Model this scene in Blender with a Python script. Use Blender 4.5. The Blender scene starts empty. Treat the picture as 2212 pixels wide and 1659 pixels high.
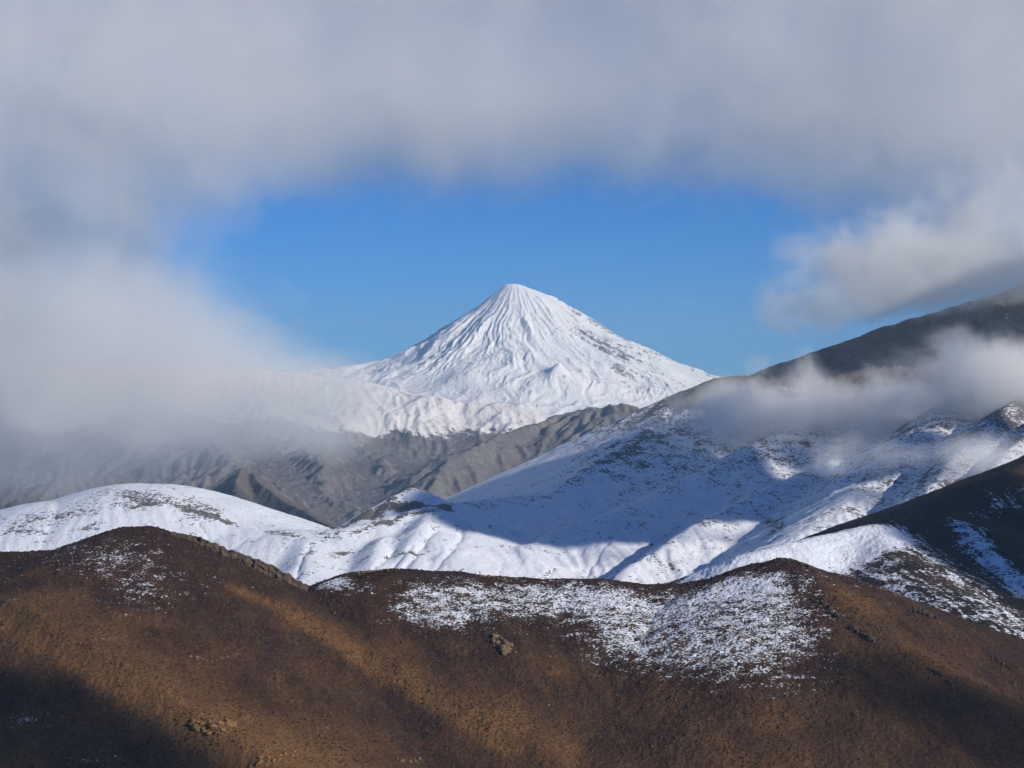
import bpy, bmesh, math, random, time
import numpy as np
from mathutils import Vector
T0 = time.time()
sc = bpy.context.scene
COL = sc.collection
R = math.radians

# ------------------------------------------------------------------ camera
PXW, PXH, FPX = 2212.0, 1659.0, 4128.0
HZ = 829.5
cd = bpy.data.cameras.new('camera')
cam = bpy.data.objects.new('camera', cd)
COL.objects.link(cam)
cam.location = (0, 0, 0)
cam.rotation_euler = (R(90), 0, 0)
cd.sensor_width = 36.0
cd.lens = 36.0 * FPX / PXW
cd.clip_start = 1.0
cd.clip_end = 200000.0
sc.camera = cam

# ------------------------------------------------------------------ light
SUN_EL, SUN_AZ = 23.0, -36.0          # azimuth measured from +x towards +y (negative: behind the camera)
sd = np.array([math.cos(R(SUN_EL)) * math.cos(R(SUN_AZ)), math.cos(R(SUN_EL)) * math.sin(R(SUN_AZ)), math.sin(R(SUN_EL))])
sl = bpy.data.lights.new('sun', 'SUN')
sl.energy = 4.3
sl.angle = R(0.5)
sl.color = (1.0, 0.94, 0.84)
so = bpy.data.objects.new('sun', sl)
COL.objects.link(so)
so.rotation_euler = Vector(sd).to_track_quat('Z', 'Y').to_euler()
w = bpy.data.worlds.new('World')
sc.world = w
w.use_nodes = True
wn = w.node_tree
bg = wn.nodes['Background']
sky = wn.nodes.new('ShaderNodeTexSky')
sky.sky_type = 'NISHITA'
sky.sun_disc = False
sky.sun_elevation = R(SUN_EL)
sky.sun_rotation = R(90 - SUN_AZ)
sky.altitude = 3600
sky.air_density = 1.0
sky.dust_density = 0.0
sky.ozone_density = 5.0
bg.inputs[1].default_value = 0.072
tint = wn.nodes.new('ShaderNodeVectorMath')      # clear high-altitude air: a deeper blue than the model's
tint.operation = 'MULTIPLY'
tint.inputs[1].default_value = (0.19, 0.76, 1.30)
wn.links.new(sky.outputs[0], tint.inputs[0])
wn.links.new(tint.outputs[0], bg.inputs[0])
sc.view_settings.view_transform = 'Standard'
sc.view_settings.look = 'None'
sc.view_settings.exposure = 0.0
sc.view_settings.gamma = 1.0
cy = sc.cycles
cy.use_denoising = True
cy.diffuse_bounces = 2
cy.glossy_bounces = 1
cy.volume_bounces = 8
cy.max_bounces = 8
cy.use_adaptive_sampling = True
cy.adaptive_threshold = 0.03
cy.adaptive_min_samples = 16
cy.transparent_max_bounces = 16
cy.volume_max_steps = 256
cy.volume_step_rate = 1.0
cy.sample_clamp_indirect = 6.0

# ------------------------------------------------------------------ helpers
def U(px, py, D):
    return np.array([(px - 1106.0) / FPX * D, D, -(py - HZ) / FPX * D])

def tag(o, label=None, cat=None, kind=None, group=None):
    if label: o['label'] = label
    if cat: o['category'] = cat
    if kind: o['kind'] = kind
    if group: o['group'] = group
    return o

_perm = {}
def pnoise(x, y, seed=0):
    if seed not in _perm:
        rs = np.random.RandomState(seed + 77)
        p = rs.permutation(512)
        a = rs.rand(512) * 2 * math.pi
        _perm[seed] = (np.concatenate([p, p]).astype(np.int32), np.cos(a).astype(np.float32), np.sin(a).astype(np.float32))
    p, gx, gy = _perm[seed]
    x = np.asarray(x, np.float64); y = np.asarray(y, np.float64)
    xi = np.floor(x); yi = np.floor(y)
    xf = (x - xi).astype(np.float32); yf = (y - yi).astype(np.float32)
    xi = xi.astype(np.int64) & 511; yi = yi.astype(np.int64) & 511
    x1 = (xi + 1) & 511; y1 = (yi + 1) & 511
    u = xf * xf * xf * (xf * (xf * 6 - 15) + 10); v = yf * yf * yf * (yf * (yf * 6 - 15) + 10)
    def g(ix, iy, dx, dy):
        h = p[p[ix] + iy]
        return gx[h] * dx + gy[h] * dy
    a = g(xi, yi, xf, yf); b = g(x1, yi, xf - 1, yf)
    c = g(xi, y1, xf, yf - 1); d = g(x1, y1, xf - 1, yf - 1)
    return ((a + u * (b - a)) + v * ((c + u * (d - c)) - (a + u * (b - a)))) * 1.5

def fbm(x, y, scale, octv=5, gain=0.5, seed=0, ridged=False):
    s = 0; a = 1.0; f = 1.0 / scale; n = 0
    for i in range(octv):
        v = pnoise(x * f + 13.7 * i, y * f - 7.3 * i, seed + i)
        if ridged: v = 1 - 2 * np.abs(v)
        s = s + a * v; n += a; a *= gain; f *= 2.03
    return s / n

def smax(a, b, k):
    h = np.clip(0.5 + 0.5 * (a - b) / k, 0, 1)
    return b + (a - b) * h + k * h * (1 - h)

def ss(a, b, x):
    t = np.clip((x - a) / (b - a), 0, 1)
    return t * t * (3 - 2 * t)

def ridge(X, Y, pts, sl, sr, rnd, power=1.0):
    """height of a ridge whose crest runs through pts [(px,py,D)...]; sl / sr = slope left / right of its running direction"""
    P = [U(*p) for p in pts]
    best = np.full(X.shape, -1e9)
    for a, b in zip(P[:-1], P[1:]):
        dx, dy = b[0] - a[0], b[1] - a[1]
        L2 = dx * dx + dy * dy
        t = np.clip(((X - a[0]) * dx + (Y - a[1]) * dy) / L2, 0, 1)
        ex, ey = X - (a[0] + t * dx), Y - (a[1] + t * dy)
        d = np.sqrt(ex * ex + ey * ey)
        side = dx * ey - dy * ex
        wgt = ss(-1, 1, side / (math.sqrt(L2) * (d + 1e-3)) * 1.2)
        s = sr + (sl - sr) * wgt
        z = a[2] + t * (b[2] - a[2]) - s * (np.sqrt(d * d + rnd * rnd) - rnd)
        best = np.maximum(best, z)
    return best

def pdist(X, Y, P):
    best = np.full(X.shape, 1e9)
    for a, b in zip(P[:-1], P[1:]):
        dx, dy = b[0] - a[0], b[1] - a[1]
        L2 = dx * dx + dy * dy + 1e-9
        t = np.clip(((X - a[0]) * dx + (Y - a[1]) * dy) / L2, 0, 1)
        best = np.minimum(best, np.hypot(X - (a[0] + t * dx), Y - (a[1] + t * dy)))
    return best

def blur(Z, n=1):
    for _ in range(n):
        P = np.pad(Z, 1, mode='edge')
        Z = (P[:-2, 1:-1] + P[2:, 1:-1] + P[1:-1, :-2] + P[1:-1, 2:] + 4 * P[1:-1, 1:-1]) / 8
    return Z

def erode(Z, dx, dy, batches=30, n=20000, steps=48, er=0.25, dep=0.25, cap=5.0, inertia=0.08, seed=1, maxd=0.12):
    """many rain drops at once run down the heightfield Z (rows = y, columns = x), digging and filling"""
    rs = np.random.RandomState(seed)
    H, W = Z.shape
    cell = float(np.mean(dy))
    h = Z / cell
    ax = np.broadcast_to(np.asarray(dx, float) / cell, (H,)) if np.ndim(dx) else np.full(H, float(dx) / cell)
    for b in range(batches):
        x = rs.rand(n) * (W - 3) + 1; y = rs.rand(n) * (H - 3) + 1
        vx = np.zeros(n); vy = np.zeros(n); sp = np.ones(n); wa = np.ones(n); sed = np.zeros(n)
        alive = np.ones(n, bool)
        acc = np.zeros(H * W)
        def samp(x, y):
            xi = x.astype(int); yi = y.astype(int); fx = x - xi; fy = y - yi
            k = yi * W + xi; hf = h.ravel()
            a, b_, c, d = hf[k], hf[k + 1], hf[k + W], hf[k + W + 1]
            gx = (b_ - a) * (1 - fy) + (d - c) * fy
            gy = (c - a) * (1 - fx) + (d - b_) * fx
            return a * (1 - fx) * (1 - fy) + b_ * fx * (1 - fy) + c * (1 - fx) * fy + d * fx * fy, gx, gy, k, fx, fy
        for s in range(steps):
            z0, gx, gy, k, fx, fy = samp(x, y)
            a = ax[np.clip(y.astype(int), 0, H - 1)]
            gx = gx / a
            vx = vx * inertia - gx * (1 - inertia); vy = vy * inertia - gy * (1 - inertia)
            l = np.sqrt(vx * vx + vy * vy) + 1e-9
            vx /= l; vy /= l
            nx = x + vx / a; ny = y + vy
            ok = alive & (nx > 1) & (nx < W - 2) & (ny > 1) & (ny < H - 2)
            nx = np.where(ok, nx, x); ny = np.where(ok, ny, y)
            z1 = samp(nx, ny)[0]
            dz = z1 - z0
            c = np.maximum(-dz, 0.01) * sp * wa * cap
            up = dz > 0
            dpos = np.where(up, np.minimum(dz, sed), np.where(sed > c, (sed - c) * dep, 0))
            ero = np.where((~up) & (sed <= c), np.minimum((c - sed) * er, -dz), 0)
            dl = np.where(ok, dpos - ero, 0)
            sed -= dl
            for kk, wgt in ((k, (1 - fx) * (1 - fy)), (k + 1, fx * (1 - fy)), (k + W, (1 - fx) * fy), (k + W + 1, fx * fy)):
                acc += np.bincount(kk, dl * wgt, minlength=H * W)
            sp = np.sqrt(np.maximum(sp * sp - dz * 2.0, 0.01)).clip(0, 4); wa = wa * 0.985
            x, y, alive = nx, ny, ok
        A = blur(acc.reshape(H, W), 1)
        A = np.clip(A, -maxd, maxd * 0.7)
        h = h + A
        if b % 4 == 3: h = h * 0.8 + 0.2 * blur(h, 1)
    return h * cell

class Field:
    """a heightfield over a fan of rays: column = bearing u = x / y, row = distance y"""
    def __init__(s, px0, px1, nx, y0, y1, ny):
        s.u = np.linspace((px0 - 1106) / FPX, (px1 - 1106) / FPX, nx)
        s.v = np.linspace(y0, y1, ny)
        s.X = s.v[:, None] * s.u[None, :]
        s.Y = np.repeat(s.v[:, None], nx, 1)
        s.Z = np.zeros_like(s.X)
        s.att = {}
    def dx(s): return s.v * (s.u[1] - s.u[0])
    def dy(s): return s.v[1] - s.v[0]
    def erode(s, batches=30, n=20000, mask=1.0, full=False, **k):
        # dig on every second row and column, then add the change back at full size
        if full:
            s.Z = s.Z + mask * (erode(s.Z, s.dx(), np.full(len(s.v), s.dy()), batches=batches, n=n, **k) - s.Z)
            return
        ny, nx = s.Z.shape
        v = s.v[::2]; u = s.u[::2]
        Z0 = blur(s.Z, 1)[::2, ::2]
        D = erode(Z0, v * (u[1] - u[0]), np.full(len(v), v[1] - v[0]), batches=batches, n=n // 2, **k) - Z0
        j = np.clip(np.arange(ny) / 2, 0, len(v) - 1.001); i = np.clip(np.arange(nx) / 2, 0, len(u) - 1.001)
        b = j.astype(int); a = i.astype(int); fj = (j - b)[:, None]; fi = (i - a)[None, :]
        B = b[:, None]; A = a[None, :]
        s.Z = s.Z + mask * (D[B, A] * (1 - fi) * (1 - fj) + D[B, A + 1] * fi * (1 - fj) + D[B + 1, A] * (1 - fi) * fj + D[B + 1, A + 1] * fi * fj)
    def z(s, x, y):
        i = (x / y - s.u[0]) / (s.u[1] - s.u[0]); j = (y - s.v[0]) / s.dy()
        i = np.clip(i, 0, len(s.u) - 1.001); j = np.clip(j, 0, len(s.v) - 1.001)
        a = np.asarray(i).astype(int); b = np.asarray(j).astype(int); fi = i - a; fj = j - b
        Z = s.Z
        return Z[b, a] * (1 - fi) * (1 - fj) + Z[b, a + 1] * fi * (1 - fj) + Z[b + 1, a] * (1 - fi) * fj + Z[b + 1, a + 1] * fi * fj
    def hit(s, px, py):
        y = s.v; x = (px - 1106) / FPX * y
        zr = -(py - HZ) / FPX * y
        zz = s.z(x, y)
        k = np.where(zz >= zr)[0]
        j = k[0] if len(k) else int(np.argmax(zz - zr))
        return np.array([x[j], y[j], zz[j]])
    def line(s, pts): return [s.hit(*p) for p in pts]
    def slope(s):
        gy = np.gradient(s.Z, s.dy(), axis=0)
        gx = np.gradient(s.Z, axis=1) / s.dx()[:, None]
        gy = gy - gx * s.u[None, :]
        return gx, gy
    def mesh(s, name, mat, skirt=0):
        ny, nx = s.X.shape
        me = bpy.data.meshes.new(name)
        co = np.stack([s.X, s.Y, s.Z], -1).reshape(-1, 3).astype(np.float32)
        i = np.arange(ny * nx).reshape(ny, nx)
        q = np.stack([i[:-1, :-1], i[:-1, 1:], i[1:, 1:], i[1:, :-1]], -1).reshape(-1, 4).astype(np.int32)
        me.vertices.add(len(co)); me.vertices.foreach_set('co', co.ravel())
        me.loops.add(q.size); me.loops.foreach_set('vertex_index', q.ravel())
        me.polygons.add(len(q))
        me.polygons.foreach_set('loop_start', np.arange(0, q.size, 4, dtype=np.int32))
        me.polygons.foreach_set('use_smooth', np.ones(len(q), bool))
        me.update(calc_edges=True)
        for k, v in s.att.items():
            a = me.attributes.new(k, 'FLOAT', 'POINT')
            a.data.foreach_set('value', np.clip(v, -4, 4).astype(np.float32).ravel())
        me.materials.append(mat)
        o = bpy.data.objects.new(name, me)
        COL.objects.link(o)
        print('built', name, len(co), round(time.time() - T0, 1))
        return o

# ---- node helper
class NT:
    def __init__(s, m): s.t = m.node_tree; s.n = s.t.nodes; s.l = s.t.links
    def new(s, typ, **k):
        n = s.n.new(typ)
        for a, b in k.items(): setattr(n, a, b)
        return n
    def link(s, a, b): s.l.new(a, b)
    def put(s, sock, v):
        if isinstance(v, bpy.types.NodeSocket): s.l.new(v, sock)
        elif v is not None: sock.default_value = v
    def math(s, op, a, b=None, c=None, clamp=False):
        n = s.new('ShaderNodeMath', operation=op, use_clamp=clamp)
        s.put(n.inputs[0], a); s.put(n.inputs[1], b); s.put(n.inputs[2], c)
        return n.outputs[0]
    def noise(s, scale, detail=4, rough=0.55, vec=None, dist=0.0):
        n = s.new('ShaderNodeTexNoise')
        n.inputs['Scale'].default_value = scale; n.inputs['Detail'].default_value = detail
        n.inputs['Roughness'].default_value = rough; n.inputs['Distortion'].default_value = dist
        if vec is not None: s.l.new(vec, n.inputs['Vector'])
        return n.outputs[0]
    def mix(s, f, a, b):
        n = s.new('ShaderNodeMix', data_type='RGBA')
        s.put(n.inputs[0], f); s.put(n.inputs[6], a); s.put(n.inputs[7], b)
        return n.outputs[2]
    def attr(s, name): return s.new('ShaderNodeAttribute', attribute_name=name).outputs['Fac']
    def scale(s, vec, v):
        n = s.new('ShaderNodeVectorMath', operation='MULTIPLY')
        s.l.new(vec, n.inputs[0]); n.inputs[1].default_value = v
        return n.outputs[0]
    def sstep(s, a, b, x):
        n = s.new('ShaderNodeMapRange', interpolation_type='SMOOTHSTEP')
        s.put(n.inputs[0], x); n.inputs[1].default_value = a; n.inputs[2].default_value = b
        return n.outputs[0]

def terrain_mat(name, c1, c2, c3, snow_col, nscale, sscale, bump, bdist, sharp=0.06, streak=(1, 1, 1), amp=1.0, c4=None, spec=0.6):
    """ground colours c1..c3 mixed by noise, snow laid where the 'snow' attribute plus fine noise passes one half"""
    m = bpy.data.materials.new(name); m.use_nodes = True
    t = NT(m)
    b = t.n['Principled BSDF']
    b.inputs['Roughness'].default_value = 0.9
    b.inputs['Specular IOR Level'].default_value = 0.15
    pos = t.new('ShaderNodeTexCoord').outputs['Object']
    n1 = t.noise(nscale, 6, 0.6, pos)
    n2 = t.noise(nscale * 7.3, 6, 0.72, pos)
    n3 = t.noise(nscale * 14, 4, 0.75, pos)
    f1 = t.sstep(0.38, 0.62, n1)
    f2 = t.sstep(0.35, 0.65, n2)
    col = t.mix(f1, c1, c2)
    col = t.mix(t.math('MULTIPLY', f2, 0.75), col, c3)
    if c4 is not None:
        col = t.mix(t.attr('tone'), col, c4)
    # fine light and dark speckle of stones and tufts
    spk = t.math('MULTIPLY_ADD', n3, 3.0 * spec, 1.0 - 1.5 * spec, clamp=False)
    hs = t.new('ShaderNodeVectorMath', operation='SCALE')
    t.link(col, hs.inputs[0]); t.link(spk, hs.inputs['Scale'])
    col = hs.outputs[0]
    sv = t.scale(pos, streak)
    s1 = t.noise(sscale, 5, 0.68, sv, 0.3)
    s2 = t.noise(sscale * 0.17, 4, 0.6, sv, 0.2)
    sn = t.math('MULTIPLY_ADD', t.math('SUBTRACT', s1, 0.5), 1.6 * amp, t.attr('snow'))
    sn = t.math('MULTIPLY_ADD', t.math('SUBTRACT', s2, 0.5), 1.0 * amp, sn)
    sf = t.sstep(0.5 - sharp, 0.5 + sharp, sn)
    t.link(t.mix(sf, col, snow_col), b.inputs['Base Color'])
    bm = t.new('ShaderNodeBump')
    bm.inputs['Strength'].default_value = bump; bm.inputs['Distance'].default_value = bdist
    hgt = t.math('MULTIPLY_ADD', n3, 0.5, n2)
    hgt = t.math('MULTIPLY_ADD', sf, 0.12, hgt)
    t.link(hgt, bm.inputs['Height'])
    t.link(bm.outputs[0], b.inputs['Normal'])
    return m

SNOW = (0.86, 0.88, 0.92, 1)

# ------------------------------------------------------------------ ground sheet to the horizon
def base_ground():
    me = bpy.data.meshes.new('ground')
    bm = bmesh.new()
    bmesh.ops.create_grid(bm, x_segments=60, y_segments=60, size=24000)
    bm.to_mesh(me); bm.free()
    me.materials.append(terrain_mat('valley_earth', (0.12, 0.10, 0.08, 1), (0.17, 0.14, 0.11, 1), (0.1, 0.09, 0.08, 1), SNOW, 0.002, 0.01, 0.2, 1.0))
    o = bpy.data.objects.new('ground', me); COL.objects.link(o)
    o.location = (0, 22000, -1500)
    tag(o, 'grey brown valley floor far below the mountains', 'ground', 'structure')
base_ground()

# ------------------------------------------------------------------ volcano
def build_volcano():
    F = Field(560, 1720, 720, 15300, 23000, 760)
    k = 20000 / FPX
    cx, cyy, zt = (1107 - 1106) * k, 20000.0, (HZ - 613) * k
    X, Y = F.X - cx, F.Y - cyy
    wx = fbm(F.X, F.Y, 1500, 3, seed=50) * 160; wy = fbm(F.X, F.Y, 1500, 3, seed=60) * 160
    r = np.hypot(X, Y) / k
    th = np.arctan2(Y + wy * 0.6, X + wx * 0.6)
    th = th + 0.30 * fbm(F.X, F.Y, 900, 3, seed=51) * ss(20, 200, r)
    L = np.interp(r, [0, 15, 24, 45, 87, 194, 265, 391, 550, 900], [0, 0.5, 6, 25, 60, 127, 164, 199, 222, 262])
    Rr = np.interp(r, [0, 14, 26, 77, 157, 232, 298, 391, 438, 520, 900], [0, 0.5, 4, 29, 78, 120, 148, 190, 212, 236, 265])
    c = X / k / (r + 1e-6)
    wgt = 0.5 + 0.5 * c
    drop = L * (1 - wgt) + Rr * wgt
    front = np.clip(-Y / k / (r + 1e-6), 0, 1)
    drop = drop + 62 * front * (np.minimum(r, 700) / 500) ** 1.6
    drop = np.maximum(blur(drop, 2), 0)
    Z = zt - drop * k
    # radial ribs and gullies, finer towards the foot
    amp = ss(6, 120, r) * (1 - 0.55 * ss(330, 620, r)) * 58 * (0.35 + 0.9 * ss(-0.35, 0.4, fbm(F.X, F.Y, 1300, 2, seed=52))) * (1 - 0.6 * np.exp(-(((F.X - 420) / 260) ** 2 + ((F.Y - 18900) / 600) ** 2)))
    ribs = fbm(th * 3.2 + 0.0, r / 260.0, 1.0, 4, 0.55, seed=5, ridged=True)
    ribs2 = fbm(th * 8.5 + 4, r / 130.0, 1.0, 4, 0.6, seed=9, ridged=True)
    Z = Z + amp * (ribs - 0.2) * 1.15 + amp * 0.5 * (ribs2 - 0.2)
    Z += ss(250, 480, r) * fbm(F.X + wx, F.Y + wy, 700, 5, 0.5, seed=31, ridged=True) * 60
    # the small side cone on the front flank and low humps at the foot
    for px, D, rad, hh in ((1209, 18350, 110, 150), (1150, 18000, 130, 45), (1010, 18400, 160, 60), (1330, 18300, 150, 45)):
        x0 = (px - 1106) / FPX * D
        Z += hh * np.exp(-(np.hypot(F.X - x0, F.Y - D) / rad) ** 1.3)
    F.Z = Z
    F.erode(full=True, batches=24, n=36000, steps=56, er=0.22, dep=0.25, cap=4, seed=3, maxd=0.08, mask=(0.42 - 0.22 * ss(230, 400, r)) * (1 - 0.5 * np.exp(-(((F.X - 420) / 260) ** 2 + ((F.Y - 18900) / 600) ** 2))))
    F.Z += (fbm(F.X, F.Y, 90, 4, 0.6, seed=21) * 9 + fbm(F.X, F.Y, 150, 4, 0.6, seed=121, ridged=True) * 9) * ss(15, 60, r) * (1 - 0.65 * ss(260, 420, r))
    gx, gy = F.slope()
    sl = np.hypot(gx, gy)
    side = ss(0.25, 0.8, np.abs(c)) * ss(70, 200, r) * (0.55 + 0.45 * (c > 0))
    F.att['snow'] = 1.26 - 0.42 * ss(0.55, 1.25, sl) - 0.48 * side + 0.16 * fbm(F.X, F.Y, 300, 3, seed=8)
    m = terrain_mat('volcano_snow_and_rock', (0.17, 0.16, 0.16, 1), (0.24, 0.22, 0.20, 1), (0.13, 0.13, 0.14, 1),
                    (0.92, 0.89, 0.85, 1), 0.004, 0.035, 0.5, 12.0, sharp=0.22, amp=1.2)
    o = F.mesh('snowy_volcano', m)
    tag(o, 'tall white snow covered volcano cone standing alone under the blue gap in the clouds', 'volcano', 'structure')
build_volcano()

# ------------------------------------------------------------------ far grey mountains below the volcano
def build_far():
    F = Field(-420, 1700, 1060, 9300, 16600, 760)
    X, Y = F.X, F.Y
    wx = fbm(X, Y, 900, 4, seed=150) * 90; wy = fbm(X, Y, 900, 4, seed=160) * 90
    Xw, Yw = X + wx, Y + wy
    E = ridge(Xw, Yw, [(-420, 800, 14900), (200, 790, 14900), (560, 800, 14800), (740, 818, 14600), (792, 825, 14500), (867, 851, 14400), (933, 857, 14300), (1003, 870, 14250),
                       (1073, 876, 14200), (1134, 893, 14150), (1191, 914, 14100), (1300, 960, 14050), (1500, 1000, 14000)], 0.3, 0.52, 40)
    G = ridge(Xw, Yw, [(1150, 948, 12900), (1196, 916, 12800), (1233, 896, 12700), (1270, 883, 12650), (1350, 876, 12600), (1401, 884, 12550), (1448, 888, 12500), (1600, 880, 12500), (1750, 850, 12500)], 0.4, 0.42, 25)
    S = ridge(Xw, Yw, [(1233, 896, 12700), (1150, 925, 12400), (1097, 942, 12150), (1050, 962, 11900), (990, 990, 11600), (957, 1024, 11350), (930, 1068, 11100), (920, 1110, 10800)], 0.75, 0.5, 10)
    S2 = ridge(Xw, Yw, [(1350, 876, 12600), (1300, 950, 12000), (1230, 1010, 11500), (1150, 1080, 11000)], 0.45, 0.45, 40)
    S3 = ridge(Xw, Yw, [(1450, 888, 12500), (1420, 960, 11900), (1370, 1030, 11400)], 0.45, 0.45, 40)
    L1 = ridge(Xw, Yw, [(708, 895, 14000), (760, 960, 13200), (830, 1020, 12300), (900, 1100, 11300), (930, 1160, 10700)], 0.42, 0.42, 60)
    L2 = ridge(Xw, Yw, [(560, 860, 13800), (640, 960, 12600), (700, 1040, 11500), (760, 1110, 10700), (800, 1170, 10200)], 0.42, 0.42, 60)
    L3 = ridge(Xw, Yw, [(350, 860, 13500), (430, 960, 12000), (560, 1060, 10900), (640, 1130, 10200)], 0.42, 0.42, 60)
    Z = smax(E, G, 30)
    for a in (S, S2, S3, L1, L2, L3): Z = smax(Z, a, 35)
    Z = np.maximum(Z, -1150)
    Z += fbm(Xw, Yw, 620, 6, 0.52, seed=70, ridged=True) * 62 * ss(-30, -300, Z) + fbm(Xw, Yw, 220, 4, 0.55, seed=75, ridged=True) * 14
    F.Z = Z
    F.erode(batches=30, n=26000, steps=50, er=0.25, dep=0.22, cap=5, seed=5, maxd=0.1, mask=1 - 0.72 * ss(13300, 13900, Y))
    F.Z += fbm(X, Y, 70, 4, 0.62, seed=22) * 9
    gx, gy = F.slope(); sl = np.hypot(gx, gy)
    line = -345 + fbm(X, Y, 700, 4, seed=90) * 60 - 30 * ss(-500, 900, X) + 130 * ss(12.6e3, 13.4e3, 26.2e3 - Y)
    line = np.where(Y < 13300, -150 + fbm(X, Y, 500, 4, seed=91) * 30, line)
    F.att['snow'] = 0.5 + np.clip((F.Z - line) / 110, -1.2, 0.62) - 0.35 * ss(0.6, 1.1, sl)
    F.att['snow'] -= 0.45 * ss(-170, -40, F.Z) * ss(-0.1, 0.5, fbm(X * 0.8 + Y * 0.5, Y - X * 0.5, 330, 5, 0.6, seed=93)) * (Y > 13300)
    m = terrain_mat('far_grey_rock', (0.175, 0.148, 0.135, 1), (0.235, 0.20, 0.175, 1), (0.12, 0.112, 0.11, 1),
                    (0.88, 0.82, 0.76, 1), 0.003, 0.016, 0.5, 10.0, sharp=0.12, amp=0.9)
    o = F.mesh('far_mountains', m)
    tag(o, 'grey brown bare mountains with a snow topped ridge in front of the volcano', 'mountains', 'structure')
build_far()

# ------------------------------------------------------------------ pyramid peak and dim ridge behind the left snow hill
def build_pyramid():
    F = Field(-260, 900, 620, 6600, 9400, 420)
    X, Y = F.X, F.Y
    wx = fbm(X, Y, 260, 4, seed=250) * 28; wy = fbm(X, Y, 260, 4, seed=260) * 28
    Xw, Yw = X + wx, Y + wy
    A = ridge(Xw, Yw, [(518, 1005, 8400), (560, 1040, 8250), (610, 1075, 8050), (680, 1120, 7800), (780, 1175, 7500)], 0.6, 0.62, 3)
    B = ridge(Xw, Yw, [(518, 1005, 8400), (505, 1040, 8100), (500, 1090, 7750), (510, 1150, 7400)], 0.9, 0.75, 3)
    C = ridge(Xw, Yw, [(518, 1005, 8400), (470, 1050, 8600), (430, 1085, 8800), (300, 1100, 8900)], 0.6, 0.7, 5)
    D = ridge(Xw, Yw, [(-260, 1010, 8600), (-60, 1020, 8500), (60, 1050, 8400), (120, 1025, 8400), (200, 1035, 8400), (260, 1020, 8500), (330, 1040, 8500), (400, 1080, 8500)], 0.5, 0.55, 8)
    Z = smax(smax(A, B, 8), smax(C, D, 8), 10)
    Z = np.maximum(Z, -1000)
    Z += fbm(Xw, Yw, 240, 6, 0.55, seed=170, ridged=True) * 26 * ss(0, 120, np.hypot(X - U(518, 1005, 8400)[0], Y - 8400))
    F.Z = Z
    F.erode(batches=20, n=16000, steps=44, er=0.35, dep=0.2, cap=6, seed=7)
    F.Z += fbm(X, Y, 40, 3, 0.6, seed=23) * 3
    F.att['snow'] = np.full(X.shape, -1.0)
    m = terrain_mat('dark_crag_rock', (0.13, 0.11, 0.095, 1), (0.18, 0.15, 0.125, 1), (0.09, 0.085, 0.08, 1), SNOW, 0.006, 0.03, 0.6, 6.0)
    o = F.mesh('pyramid_mountain', m)
    tag(o, 'dark craggy pyramid shaped peak rising behind the rounded snow hill', 'mountain', 'structure')
build_pyramid()

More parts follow.
